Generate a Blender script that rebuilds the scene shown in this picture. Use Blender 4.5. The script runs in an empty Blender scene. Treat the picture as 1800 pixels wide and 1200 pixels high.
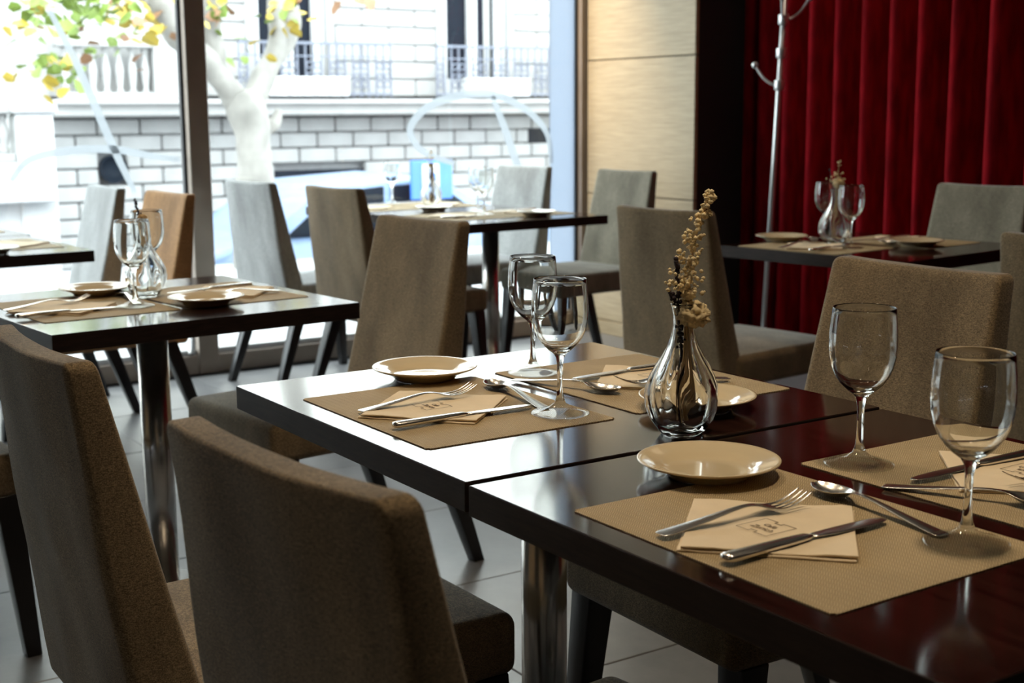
import bpy, bmesh, math, random
from mathutils import Vector, Matrix, noise
random.seed(7)
S = bpy.context.scene
COL = S.collection
PI = math.pi
# ------------------------------------------------------------ camera
F_PX = 2376.5
cd = bpy.data.cameras.new('camera'); cam = bpy.data.objects.new('camera', cd); COL.objects.link(cam)
cd.sensor_width = 36; cd.lens = F_PX / 1800 * 36; cd.clip_start = .05; cd.clip_end = 200
yaw, pit, rol = 2.55528, .16824, -.0066661
fw = Vector((math.cos(yaw)*math.cos(pit), math.sin(yaw)*math.cos(pit), -math.sin(pit)))
r0 = Vector((math.sin(yaw), -math.cos(yaw), 0)); u0 = r0.cross(fw)
RT = r0*math.cos(rol) + u0*math.sin(rol); UP = -r0*math.sin(rol) + u0*math.cos(rol)
m = Matrix((RT, UP, -fw)).transposed().to_4x4(); m.translation = Vector((1.31755, -.80407, 1.17034))
cam.matrix_world = m
cd.dof.use_dof = True; cd.dof.focus_distance = 1.85; cd.dof.aperture_fstop = 7.6
S.camera = cam
S.view_settings.view_transform = 'Standard'; S.view_settings.look = 'None'
S.view_settings.gamma = 1; S.view_settings.use_curve_mapping = False
S.view_settings.exposure = 0.55
# ------------------------------------------------------------ light
W = bpy.data.worlds.new('sky'); S.world = W; W.use_nodes = True
bg = W.node_tree.nodes['Background']; bg.inputs[0].default_value = (.88, .94, 1.0, 1); bg.inputs[1].default_value = 7.5
sd = bpy.data.lights.new('sun', 'SUN'); sun = bpy.data.objects.new('sun', sd); COL.objects.link(sun)
sd.energy = 1.2; sd.angle = math.radians(6); sd.color = (1, .96, .9)
sun.rotation_euler = Vector((-.8, .25, -.75)).to_track_quat('-Z', 'Y').to_euler()
def area(name, loc, size, power, col, direction=(0, 0, -1), shape='DISK', sy=None, spread=PI):
    l = bpy.data.lights.new(name, 'AREA'); o = bpy.data.objects.new(name, l); COL.objects.link(o)
    l.shape = shape; l.size = size; l.energy = power; l.color = col; l.spread = spread
    if sy: l.size_y = sy
    o.location = loc; o.rotation_euler = Vector(direction).to_track_quat('-Z', 'Y').to_euler()
    return o
WARM = (1, .80, .56)
for k, (x, y, p) in enumerate(((.45, .4, 4.2), (-.6, .3, 3.4), (-1.85, .3, 3.2), (-1.65, 2.6, 2.4), (.6, -1.8, 2.2), (1.8, 2.0, .8))):
    area('ceiling_downlight', (x, y, 2.88), .22, p, WARM, spread=math.radians(105))
area('wall_washer_downlight', (-4.38, 2.75, 2.88), .10, 3.5, (1, .78, .52), (-.04, .72, -1.55), spread=math.radians(42))
area('curtain_downlight', (-2.6, 3.25, 2.88), .2, 1.2, (1, .8, .6), (0, .5, -1), spread=math.radians(120))
po = area('window_portal', (-4.66, -.3, 1.5), 7.7, 10, (1, 1, 1), (1, 0, 0), 'RECTANGLE', 2.9)
po.data.cycles.is_portal = True
po.rotation_euler = Matrix(((0, 0, -1), (1, 0, 0), (0, -1, 0))).transposed().to_euler() if False else po.rotation_euler
S.cycles.use_denoising = True
S.cycles.max_bounces = 14; S.cycles.transmission_bounces = 14; S.cycles.transparent_max_bounces = 16
S.cycles.diffuse_bounces = 5; S.cycles.glossy_bounces = 6
S.cycles.sample_clamp_indirect = 6; S.cycles.blur_glossy = .6
S.cycles.caustics_reflective = False
# ------------------------------------------------------------ materials
def new_mat(name):
    m = bpy.data.materials.new(name); m.use_nodes = True
    nt = m.node_tree; return m, nt, nt.nodes['Principled BSDF']
def setp(p, **k):
    for a, v in k.items():
        a = a.replace('_', ' ')
        if a in p.inputs:
            if isinstance(v, tuple) and len(v) == 3: v = (*v, 1)
            p.inputs[a].default_value = v
def coords(nt, scale=(1, 1, 1), kind='Object'):
    t = nt.nodes.new('ShaderNodeTexCoord'); mp = nt.nodes.new('ShaderNodeMapping'); mp.inputs['Scale'].default_value = scale
    nt.links.new(t.outputs[kind], mp.inputs[0]); return mp.outputs[0]
def noise_n(nt, vec, scale, detail=3, rough=.5):
    n = nt.nodes.new('ShaderNodeTexNoise'); n.inputs['Scale'].default_value = scale
    n.inputs['Detail'].default_value = detail; n.inputs['Roughness'].default_value = rough
    nt.links.new(vec, n.inputs['Vector']); return n.outputs['Fac']
def ramp(nt, fac, stops):
    r = nt.nodes.new('ShaderNodeValToRGB'); e = r.color_ramp.elements
    e[0].position, e[0].color = stops[0][0], (*stops[0][1], 1); e[1].position, e[1].color = stops[-1][0], (*stops[-1][1], 1)
    for p, c in stops[1:-1]:
        x = e.new(p); x.color = (*c, 1)
    nt.links.new(fac, r.inputs[0]); return r.outputs[0]
def bump(nt, p, h, strength=.3, dist=.001):
    b = nt.nodes.new('ShaderNodeBump'); b.inputs['Strength'].default_value = strength; b.inputs['Distance'].default_value = dist
    nt.links.new(h, b.inputs['Height']); nt.links.new(b.outputs[0], p.inputs['Normal'])
def mixc(nt, a, b, fac, mode='MULTIPLY'):
    x = nt.nodes.new('ShaderNodeMix'); x.data_type = 'RGBA'; x.blend_type = mode
    if isinstance(fac, float): x.inputs[0].default_value = fac
    else: nt.links.new(fac, x.inputs[0])
    for i, v in ((6, a), (7, b)):
        if isinstance(v, tuple): x.inputs[i].default_value = (*v, 1)
        else: nt.links.new(v, x.inputs[i])
    return x.outputs[2]
def simple(name, col, rough=.5, metal=0., var=.08, nscale=6, bmp=0., **k):
    m, nt, p = new_mat(name); v = coords(nt); n = noise_n(nt, v, nscale, 4)
    c = ramp(nt, n, [(.3, tuple(x*(1-var) for x in col)), (.7, tuple(min(1, x*(1+var)) for x in col))])
    nt.links.new(c, p.inputs['Base Color']); setp(p, Roughness=rough, Metallic=metal, **k)
    if bmp: bump(nt, p, noise_n(nt, v, nscale*12, 3), bmp, .001)
    return m
def fabric(name, col, sheen=.5):
    m, nt, p = new_mat(name); v = coords(nt)
    a = noise_n(nt, coords(nt, (1, 1, 4)), 210, 2); b = noise_n(nt, coords(nt, (1, 1, .35)), 8, 4, .6); g = noise_n(nt, v, 620, 2)
    c1 = ramp(nt, a, [(.32, tuple(x*.62 for x in col)), (.66, tuple(x*1.3 for x in col))])
    c2 = ramp(nt, b, [(.32, (.66, .65, .64)), (.68, (1.18, 1.18, 1.18))])
    c3 = ramp(nt, g, [(.35, (.55, .55, .55)), (.62, (1.25, 1.25, 1.25))])
    c = mixc(nt, mixc(nt, c1, c2, 1.0), c3, 1.0)
    nt.links.new(c, p.inputs['Base Color'])
    setp(p, Roughness=.95, Sheen_Weight=sheen, Sheen_Roughness=.45, Sheen_Tint=(.85, .87, .9)); p.inputs['Specular IOR Level'].default_value = .15
    bump(nt, p, g, .45, .0015); return m
M = {}
M['fabric'] = fabric('taupe_tweed', (.265, .195, .115), .35)
M['fabric_grey'] = fabric('grey_tweed', (.24, .215, .16), .4)
M['fabric_glare'] = fabric('glare_tinted_tweed', (.40, .41, .40), .8)  # chair tweed lightened, window glare put into its base colour
M['fabric_tan'] = fabric('tan_tweed', (.55, .31, .14), .3)
M['black_wood'] = simple('black_lacquered_wood', (.012, .011, .011), .35)
# table lacquer
m, nt, p = new_mat('wenge_lacquer'); v = coords(nt, (1, 14, 14)); n = noise_n(nt, v, 6, 5, .6)
c = ramp(nt, n, [(.3, (.010, .0045, .0035)), (.7, (.032, .012, .009))]); nt.links.new(c, p.inputs['Base Color'])
sm = noise_n(nt, coords(nt), 5, 4, .6); mr = nt.nodes.new('ShaderNodeMapRange'); mr.inputs[3].default_value = .07; mr.inputs[4].default_value = .15
nt.links.new(sm, mr.inputs[0]); nt.links.new(mr.outputs[0], p.inputs['Roughness']); setp(p, IOR=1.85)
bump(nt, p, noise_n(nt, coords(nt), 9, 2), .03, .004)
M['lacquer'] = m
m, nt, p = new_mat('wenge_edge'); v = coords(nt, (3, 3, 30)); n = noise_n(nt, v, 8, 4)
c = ramp(nt, n, [(.3, (.012, .007, .006)), (.7, (.028, .016, .012))]); nt.links.new(c, p.inputs['Base Color']); setp(p, Roughness=.55); p.inputs['Specular IOR Level'].default_value = .22
M['edge'] = m
M['chrome'] = simple('brushed_chrome', (.68, .66, .63), .24, 1., .04)
M['steel'] = simple('polished_steel', (.78, .75, .71), .24, 1., .04, 20)
M['coat_metal'] = simple('satin_coat_stand_metal', (.62, .62, .62), .35, .8)
M['porcelain'] = simple('cream_porcelain', (.72, .60, .40), .12, 0, .03, 4, Coat_Weight=.5)
M['napkin'] = simple('paper_napkin', (.80, .66, .46), .85, 0, .04, 30, .25)
M['print'] = simple('brown_print', (.10, .055, .025), .8)
def facing_fresnel(nt, base, gain, power):
    lw = nt.nodes.new('ShaderNodeLayerWeight'); lw.inputs[0].default_value = .5
    a = nt.nodes.new('ShaderNodeMath'); a.operation = 'POWER'; a.inputs[1].default_value = power; nt.links.new(lw.outputs['Facing'], a.inputs[0])
    b = nt.nodes.new('ShaderNodeMath'); b.operation = 'MULTIPLY_ADD'; b.inputs[1].default_value = gain; b.inputs[2].default_value = base; nt.links.new(a.outputs[0], b.inputs[0])
    return b.outputs[0]
def glassmat(name, col=(1, 1, 1), rough=0.0, ior=1.47):
    m, nt, p = new_mat(name); nt.nodes.remove(p); g = nt.nodes.new('ShaderNodeBsdfGlass')
    g.inputs['Color'].default_value = (*col, 1); g.inputs['Roughness'].default_value = rough; g.inputs['IOR'].default_value = ior
    nt.links.new(g.outputs[0], nt.nodes['Material Output'].inputs[0]); return m
M['glass'] = glassmat('clear_glass', (.985, .99, .985))
def thin_glass(name):
    m, nt, p = new_mat(name); nt.nodes.remove(p)
    lw = nt.nodes.new('ShaderNodeLayerWeight'); lw.inputs[0].default_value = .35
    tc = ramp(nt, lw.outputs['Facing'], [(.3, (.98, .985, .975)), (1, (.90, .90, .88))])
    t = nt.nodes.new('ShaderNodeBsdfTransparent'); nt.links.new(tc, t.inputs[0])
    g = nt.nodes.new('ShaderNodeBsdfGlossy'); g.inputs['Roughness'].default_value = .03
    x = nt.nodes.new('ShaderNodeMixShader'); nt.links.new(facing_fresnel(nt, .04, .45, 3.5), x.inputs[0]); nt.links.new(t.outputs[0], x.inputs[1]); nt.links.new(g.outputs[0], x.inputs[2])
    nt.links.new(x.outputs[0], nt.nodes['Material Output'].inputs[0]); return m
M['glass_bowl'] = M['glass_vase'] = M['glass']; M['glass_foot'] = thin_glass('foot_clear_glass')
# window pane: mostly transmits, mirrors a little by angle
m, nt, p = new_mat('window_glass'); nt.nodes.remove(p)
tr = nt.nodes.new('ShaderNodeBsdfTransparent'); tr.inputs[0].default_value = (.94, .97, .96, 1)
gl = nt.nodes.new('ShaderNodeBsdfGlossy'); gl.inputs['Roughness'].default_value = .01; gl.inputs['Color'].default_value = (1, 1, 1, 1)
mx = nt.nodes.new('ShaderNodeMixShader'); nt.links.new(facing_fresnel(nt, .03, .7, 5), mx.inputs[0]); nt.links.new(tr.outputs[0], mx.inputs[1]); nt.links.new(gl.outputs[0], mx.inputs[2])
nt.links.new(mx.outputs[0], nt.nodes['Material Output'].inputs[0]); M['pane'] = m
# vinyl decal
m, nt, p = new_mat('white_vinyl'); nt.nodes.remove(p)
tr = nt.nodes.new('ShaderNodeBsdfTranslucent'); tr.inputs[0].default_value = (.38, .40, .42, 1)
t2 = nt.nodes.new('ShaderNodeBsdfTransparent'); mx = nt.nodes.new('ShaderNodeMixShader'); mx.inputs[0].default_value = .70
nt.links.new(tr.outputs[0], mx.inputs[2]); nt.links.new(t2.outputs[0], mx.inputs[1]); nt.links.new(mx.outputs[0], nt.nodes['Material Output'].inputs[0]); M['vinyl'] = m
m, nt, p = new_mat('frosted_film'); nt.nodes.remove(p)
tr = nt.nodes.new('ShaderNodeBsdfTranslucent'); tr.inputs[0].default_value = (.41, .445, .50, 1)
nt.links.new(tr.outputs[0], nt.nodes['Material Output'].inputs[0]); M['frosted'] = m
# woven placemat: herringbone
m, nt, p = new_mat('woven_mat')
v = coords(nt); sx = nt.nodes.new('ShaderNodeSeparateXYZ'); nt.links.new(v, sx.inputs[0])
def mth(op, a, b=None):
    x = nt.nodes.new('ShaderNodeMath'); x.operation = op
    for i, q in enumerate((a, b)):
        if q is None: continue
        if isinstance(q, (int, float)): x.inputs[i].default_value = q
        else: nt.links.new(q, x.inputs[i])
    return x.outputs[0]
zz = mth('PINGPONG', sx.outputs[1], .0052)
hh = mth('SINE', mth('MULTIPLY', mth('ADD', mth('MULTIPLY', zz, 1.0), sx.outputs[0]), 2*PI/.0034))
kk = mth('SINE', mth('MULTIPLY', sx.outputs[1], 2*PI/.0104))
h = mth('ADD', mth('MULTIPLY', hh, .42), mth('MULTIPLY', kk, .05)); h = mth('ADD', h, .5)
c = ramp(nt, h, [(.0, (.24, .175, .09)), (.95, (.60, .465, .275))])
n = noise_n(nt, v, 12, 3); c = mixc(nt, c, ramp(nt, n, [(.3, (.9, .9, .9)), (.7, (1.06, 1.06, 1.06))]), 1.0)
nt.links.new(c, p.inputs['Base Color']); setp(p, Roughness=.7); p.inputs['Specular IOR Level'].default_value = .22; bump(nt, p, h, .6, .0010); M['mat'] = m
M['tile'] = None
m, nt, p = new_mat('slate_floor_tile'); v = coords(nt, (1, 1, 1), 'Object')
oi = nt.nodes.new('ShaderNodeObjectInfo'); av = nt.nodes.new('ShaderNodeVectorMath'); nt.links.new(v, av.inputs[0]); nt.links.new(oi.outputs['Location'], av.inputs[1])
n = noise_n(nt, av.outputs[0], 3.5, 8, .65)
c = ramp(nt, n, [(.3, (.11, .112, .118)), (.7, (.21, .208, .205))]); nt.links.new(c, p.inputs['Base Color'])
mr = nt.nodes.new('ShaderNodeMapRange'); mr.inputs[3].default_value = .22; mr.inputs[4].default_value = .42
nt.links.new(n, mr.inputs[0]); nt.links.new(mr.outputs[0], p.inputs['Roughness']); bump(nt, p, noise_n(nt, av.outputs[0], 14, 6), .15, .003); M['tile'] = m
M['grout'] = simple('dark_grout', (.035, .034, .033), .8)
m, nt, p = new_mat('oak_veneer'); v = coords(nt, (1.2, 1.2, 26)); n = noise_n(nt, v, 5, 6, .6)
c = ramp(nt, n, [(.28, (.27, .205, .12)), (.72, (.40, .315, .195))]); nt.links.new(c, p.inputs['Base Color']); setp(p, Roughness=.55); bump(nt, p, n, .15, .001); M['oak'] = m
M['black'] = simple('black_wall_paint', (.006, .006, .007), .8)
M['plaster'] = simple('dark_plaster', (.10, .09, .08), .9)
M['frame'] = simple('bronze_aluminium', (.36, .30, .25), .42, .35)
M['frame_dark'] = simple('dark_gasket', (.02, .02, .022), .5)
m, nt, p = new_mat('red_velvet'); n = noise_n(nt, coords(nt, (1, 1, .2)), 30, 4)
c = ramp(nt, n, [(.3, (.14, .001, .004)), (.7, (.31, .004, .010))]); nt.links.new(c, p.inputs['Base Color'])
setp(p, Roughness=.85, Sheen_Weight=.12, Sheen_Roughness=.3, Sheen_Tint=(.9, .05, .06)); p.inputs['Specular IOR Level'].default_value = .1; M['velvet'] = m
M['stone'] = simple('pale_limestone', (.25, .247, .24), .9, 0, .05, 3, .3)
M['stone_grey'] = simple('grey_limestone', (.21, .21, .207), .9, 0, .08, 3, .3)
M['joint'] = simple('grey_mortar', (.20, .20, .205), .9)  # even grey of the facade joints and backing wall
M['white_paint'] = simple('white_paint', (.36, .36, .36), .6)
M['render'] = simple('light_bounce_render', (.62, .60, .56), .9)  # unseen upper storeys, made paler to bounce light onto tables and into the room
M['iron'] = simple('wrought_iron', (.10, .11, .14), .5, .2)
M['dark_glass'] = simple('dark_window_glass', (.008, .011, .016), .4, IOR=1.1)
M['bark'] = simple('plane_tree_bark', (.19, .182, .165), .9, 0, .22, 5, .5)
M['pave'] = simple('pale_pavement', (.30, .30, .30), .85, 0, .05)
M['asphalt'] = simple('grey_asphalt', (.30, .30, .31), .85)
M['leaf'] = simple('green_leaf', (.12, .18, .02), .6, 0, .2, 3); M['leaf_yellow'] = simple('yellow_leaf', (.30, .22, .02), .6, 0, .15, 3)
M['leaf_brown'] = simple('brown_leaf', (.18, .09, .04), .6, 0, .15, 3)
M['car'] = simple('silver_blue_paint', (.10, .15, .24), .35, .1); M['blue'] = simple('blue_sign_paint', (.03, .12, .42), .5)
M['rubber'] = simple('rubber', (.03, .03, .03), .8); M['orange'] = simple('orange_lamp', (.7, .22, .05), .4)
M['cream_flower'] = simple('dried_cream_flower', (.85, .68, .40), .85, 0, .2, 60); M['straw'] = simple('straw_stem', (.62, .43, .22), .8)
M['lavender'] = simple('dried_lavender', (.045, .032, .04), .9, 0, .3, 60); M['pink'] = simple('dried_rose_flower', (.55, .33, .28), .85)
# ------------------------------------------------------------ mesh helpers
def link(name, me, mat=None, parent=None, loc=None, rz=None, smooth=True):
    o = bpy.data.objects.new(name, me); COL.objects.link(o)
    if mat is not None and not me.materials: me.materials.append(mat)
    if parent is not None: o.parent = parent
    if loc is not None: o.location = loc
    if rz is not None: o.rotation_euler = (0, 0, rz)
    return o
def mesh(name, verts, faces, smooth=True):
    me = bpy.data.meshes.new(name); me.from_pydata([tuple(v) for v in verts], [], faces); me.update()
    if smooth: me.polygons.foreach_set('use_smooth', [True]*len(me.polygons))
    return me
def obj(name, bm, mat, parent=None, smooth=True, loc=None, recalc=True):
    if recalc: bmesh.ops.recalc_face_normals(bm, faces=bm.faces)
    me = bpy.data.meshes.new(name); bm.to_mesh(me); bm.free()
    if smooth: me.polygons.foreach_set('use_smooth', [True]*len(me.polygons))
    return link(name, me, mat, parent, loc)
def tag(o, label=None, cat=None, group=None, kind=None):
    for k, v in (('label', label), ('category', cat), ('group', group), ('kind', kind)):
        if v: o[k] = v
    return o
def thing(name, label, cat, loc=(0, 0, 0), rz=0, group=None):
    o = bpy.data.objects.new(name, None); COL.objects.link(o); o.location = loc; o.rotation_euler = (0, 0, rz); o.empty_display_size = .1
    return tag(o, label, cat, group)
def copy_tree(o, parent=None):
    c = o.copy(); COL.objects.link(c); c.parent = parent
    for ch in list(o.children): copy_tree(ch, c)
    return c
def B(): return bmesh.new()
def bx(bm, x0, x1, y0, y1, z0, z1, bev=0., seg=1):
    r = bmesh.ops.create_cube(bm, size=1); vs = r['verts']
    for v in vs: v.co = Vector(((x0+x1)/2+v.co.x*(x1-x0), (y0+y1)/2+v.co.y*(y1-y0), (z0+z1)/2+v.co.z*(z1-z0)))
    if bev:
        es = list({e for v in vs for e in v.link_edges}); bmesh.ops.bevel(bm, geom=es, offset=bev, segments=seg, affect='EDGES', profile=.5)
def box(name, x0, x1, y0, y1, z0, z1, mat, parent=None, bev=0., seg=1, smooth=False):
    bm = B(); bx(bm, x0, x1, y0, y1, z0, z1, bev, seg); return obj(name, bm, mat, parent, smooth)
def axis(h, r, n, seg=3):
    a = [-(h-r)-r*math.tan(k*PI/4/seg) for k in range(seg, 0, -1)]
    return a + [-(h-r)+2*(h-r)*k/n for k in range(n+1)] + [-q for q in reversed(a)]
def rbox(bm, c, hx, hy, hz, r, n=(4, 4, 2), fn=None, seg=3):
    ax = [axis(h, r, k, seg) for h, k in zip((hx, hy, hz), n)]; cache = {}
    H = (hx, hy, hz)
    def vert(p):
        key = tuple(round(q, 6) for q in p)
        if key not in cache:
            inn = [max(-(H[i]-r), min(H[i]-r, p[i])) for i in range(3)]
            d = Vector([p[i]-inn[i] for i in range(3)]); L = d.length
            if L > 1e-9: d = d*(r/L)
            q = Vector(inn)+d
            if fn: q = fn(q)
            cache[key] = bm.verts.new(q+Vector(c))
        return cache[key]
    for i in range(3):
        j, k = (i+1) % 3, (i+2) % 3
        for s in (-1, 1):
            for a in range(len(ax[j])-1):
                for b in range(len(ax[k])-1):
                    q = []
                    for (da, db) in ((0, 0), (1, 0), (1, 1), (0, 1)):
                        p = [0, 0, 0]; p[i] = s*H[i]; p[j] = ax[j][a+da]; p[k] = ax[k][b+db]; q.append(vert(p))
                    if len(set(q)) == 4:
                        bm.faces.new(q if s > 0 else q[::-1])
def lathe(bm, prof, n=48, c=(0, 0, 0), fn=None):
    rings = []
    for (r, z) in prof:
        if r < 1e-7: rings.append([bm.verts.new((c[0], c[1], c[2]+z))])
        else:
            rings.append([bm.verts.new((c[0]+(fn(r, z, 2*PI*k/n) if fn else r)*math.cos(2*PI*k/n), c[1]+(fn(r, z, 2*PI*k/n) if fn else r)*math.sin(2*PI*k/n), c[2]+z)) for k in range(n)])
    for a, b in zip(rings[:-1], rings[1:]):
        for k in range(n):
            q = [a[k % len(a)], a[(k+1) % n % len(a)], b[(k+1) % n % len(b)], b[k % len(b)]]; u = []
            for v in q:
                if v not in u: u.append(v)
            if len(u) > 2:
                bm.faces.new(u)
def tube(bm, pts, rad, n=8, caps=True):
    pts = [Vector(p) for p in pts]; rads = rad if isinstance(rad, (list, tuple)) else [rad]*len(pts); rings = []; prev = None
    for i, p in enumerate(pts):
        t = (pts[min(i+1, len(pts)-1)]-pts[max(i-1, 0)]).normalized()
        if prev is None:
            a = Vector((0, 0, 1)) if abs(t.z) < .9 else Vector((1, 0, 0)); prev = (a-t*a.dot(t)).normalized()
        else: prev = (prev-t*prev.dot(t)).normalized()
        b = t.cross(prev); rings.append([bm.verts.new(p+(prev*math.cos(2*PI*k/n)+b*math.sin(2*PI*k/n))*rads[i]) for k in range(n)])
    for a, b in zip(rings[:-1], rings[1:]):
        for k in range(n): bm.faces.new((a[k], a[(k+1) % n], b[(k+1) % n], b[k]))
    if caps: bm.faces.new(rings[0][::-1]); bm.faces.new(rings[-1])
def spline(pts, k=6):
    P = [Vector(p) for p in pts]; out = []
    for i in range(len(P)-1):
        a, b, c, d = P[max(i-1, 0)], P[i], P[i+1], P[min(i+2, len(P)-1)]
        for j in range(k):
            t = j/k; out.append(.5*((2*b)+(c-a)*t+(2*a-5*b+4*c-d)*t*t+(3*b-a-3*c+d)*t**3))
    return out+[P[-1]]
def taper(bm, p0, s0, p1, s1):
    vs = []
    for p, s in ((p0, s0), (p1, s1)):
        for dx, dy in ((-1, -1), (1, -1), (1, 1), (-1, 1)): vs.append(bm.verts.new((p[0]+dx*s/2, p[1]+dy*s/2, p[2])))
    fs = [vs[3::-1], vs[4:]] + [[vs[i], vs[(i+1) % 4], vs[4+(i+1) % 4], vs[4+i]] for i in range(4)]
    for f in fs: bm.faces.new(f)
    es = list({e for v in vs for e in v.link_edges}); bmesh.ops.bevel(bm, geom=es, offset=.003, segments=2, affect='EDGES', profile=.5)

# ------------------------------------------------------------ the room
WX = -4.57                       # window plane
fl = box('floor', -4.64, 3.2, -4.2, 4.2, -.12, -.008, M['grout']); tag(fl, kind='structure')
TS = .6; tm = None; x = -4.46
k = 0
while x < 3.2-.05:
    y = -4.2+.1
    while y < 4.15:
        x1, y1 = min(x+TS, 3.2)-.002, min(y+TS, 4.2)-.002
        if x1-x > .55 and y1-y > .55 and (x-1.6)*.3+y < 6:
            if tm is None:
                bm = B(); bx(bm, -.2985, .2985, -.2985, .2985, -.01, 0, .0015); t = obj('tile', bm, M['tile'], None, False); tm = t.data
            else: t = link('tile', tm)
            t.parent = fl; t.location = (x+.3, y+.3, random.uniform(-.0008, .0004))
        else:
            t = box('tile', x+.0015, x1+.0005, y+.0015, y1+.0005, -.01, 0, M['tile'], fl)
        y += TS
    x += TS
def struct(name, *a, **k):
    o = box(name, *a, **k); tag(o, kind='structure'); return o
struct('ceiling', -4.75, 3.3, -4.3, 4.3, 2.95, 3.1, M['plaster'])
struct('wall_right', 3.2, 3.3, -4.3, 4.3, 0, 2.95, M['plaster'])
struct('wall_back', -4.75, 3.2, -4.3, -4.2, 0, 2.95, M['plaster'])
struct('wall_front', -4.75, 3.3, 4.2, 4.3, -.1, 2.95, M['black'])
# oak clad pier beside the window
pw = struct('wall_oak', -4.50, -3.665, 3.57, 3.88, 0, 2.95, M['black'])
for i, (z0, z1) in enumerate(((.075, .738), (.744, 1.428), (1.434, 2.12), (2.126, 2.94))):
    box('panel', -4.50, -3.65, 3.55, 3.572, z0, z1, M['oak'], pw, .002)
struct('baseboard_oak', -4.50, -3.645, 3.542, 3.565, 0, .07, M['oak'], bev=.002)
struct('trim_1', -4.60, -4.525, 3.53, 3.60, 0, 2.95, M['frame'])
for i, (u, v_) in enumerate(((-4.56, 3.47),)):
    pass
# windows
def window(n, y0, y1, bot=.0):
    w = bpy.data.objects.new('window_%d' % n, None); COL.objects.link(w); w.location = (WX, y0, 0); tag(w, kind='structure')
    def b(nm, *a, mat='frame'): 
        o = box(nm, *a, M[mat], None, .003); o.parent = w; o.matrix_parent_inverse = Matrix.Translation((-WX, -y0, 0)); return o
    b('bottom_rail', WX-.04, WX+.05, y0, y1, 0, .085)
    b('sill_strip', WX-.045, WX+.03, y0, y1, .085, .11, mat='coat_metal')
    b('top_rail', WX-.04, WX+.05, y0, y1, 2.85, 2.95)
    b('gasket', WX-.02, WX+.012, y0, y0+.012, .11, 2.85, mat='frame_dark')
    b('gasket', WX-.02, WX+.012, y1-.012, y1, .11, 2.85, mat='frame_dark')
    b('pane', WX-.004, WX+.004, y0+.01, y1-.01, .11, 2.85, mat='pane')
    return w
w1 = window(1, 1.455, 3.53); w2 = window(2, -.75, 1.36); w3 = window(3, -1.9, -.845)
struct('wall_light_block', -4.75, WX+.05, -4.3, -1.99, 0, 2.95, M['plaster'])  # unseen stretch, closed off in place of windows to cut light on the chairs
for i, (a, b_) in enumerate(((1.36, 1.455), (-.845, -.75), (-1.99, -1.9))):
    struct('trim_%d' % (i+2), WX-.05, WX+.06, a, b_, 0, 2.95, M['frame'], bev=.003)
# handle loop low on the door stile
bm = B(); tube(bm, spline([(WX+.03, 1.325, .50), (WX+.075, 1.325, .48), (WX+.08, 1.325, .3), (WX+.075, 1.325, .12), (WX+.03, 1.325, .10)], 6), .009, 10)
o = obj('pull_handle', bm, M['coat_metal'], w2); o.matrix_parent_inverse = Matrix.Translation((-WX, .75, 0)); o['label'] = 'satin metal pull handle'
# vinyl lettering strokes on the panes
def decal(par, pts, wid, y0):
    P = spline(pts, 10); n = len(P); vs = []; fs = []
    for i, p in enumerate(P):
        t = (P[min(i+1, n-1)]-P[max(i-1, 0)]).normalized(); nn = Vector((0, -t.z, t.y)); s = i/(n-1)
        w = wid*(.35+.65*math.sin(PI*min(1, max(0, .12+s*.76))))
        for dx in (0, .001): vs += [p+nn*w/2+Vector((dx, 0, 0)), p-nn*w/2+Vector((dx, 0, 0))]
    for i in range(n-1):
        a, b_ = 4*i, 4*i+4
        fs += [(a, b_, b_+1, a+1), (a+2, a+3, b_+3, b_+2), (a, a+2, b_+2, b_), (a+1, b_+1, b_+3, a+3)]
    fs += [(0, 1, 3, 2), (4*n-4, 4*n-2, 4*n-1, 4*n-3)]
    o = link('decal_stroke', mesh('decal_stroke', vs, fs, False), M['vinyl'], par); o.matrix_parent_inverse = Matrix.Translation((-WX, -y0, 0))
    o['label'] = 'white vinyl brush stroke'
X = WX+.0055
decal(w1, [(X, 2.76, .915), (X, 2.58, .98), (X, 2.51, 1.09), (X, 2.62, 1.2), (X, 2.82, 1.255), (X, 3.01, 1.255), (X, 3.2, 1.18), (X, 3.33, 1.06), (X, 3.36, .9)], .042, 1.455)
decal(w1, [(X, 2.99, 1.25), (X, 3.06, 1.1), (X, 3.13, .93), (X, 3.17, .84)], .045, 1.455)
decal(w2, [(X, .80, 1.60), (X, .90, 1.38), (X, 1.0, 1.12), (X, 1.06, .97), (X, 1.12, .83)], .036, -.75)
decal(w2, [(X, .60, .90), (X, .68, .985), (X, .85, 1.02), (X, 1.04, 1.02), (X, 1.2, .99), (X, 1.33, .97)], .034, -.75)
# white pier outside the last pane
o = box('frosted_strip', WX-.012, WX-.005, 3.36, 3.52, .11, 2.85, M['frosted'], None); o.parent = w1; o.matrix_parent_inverse = Matrix.Translation((-WX, -1.455, 0)); o['label'] = 'pale blue frosted strip of the pane'
struct('wall_lintel', -4.75, -4.62, -4.3, 3.6, 2.86, 3.1, M['white_paint'])

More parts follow.
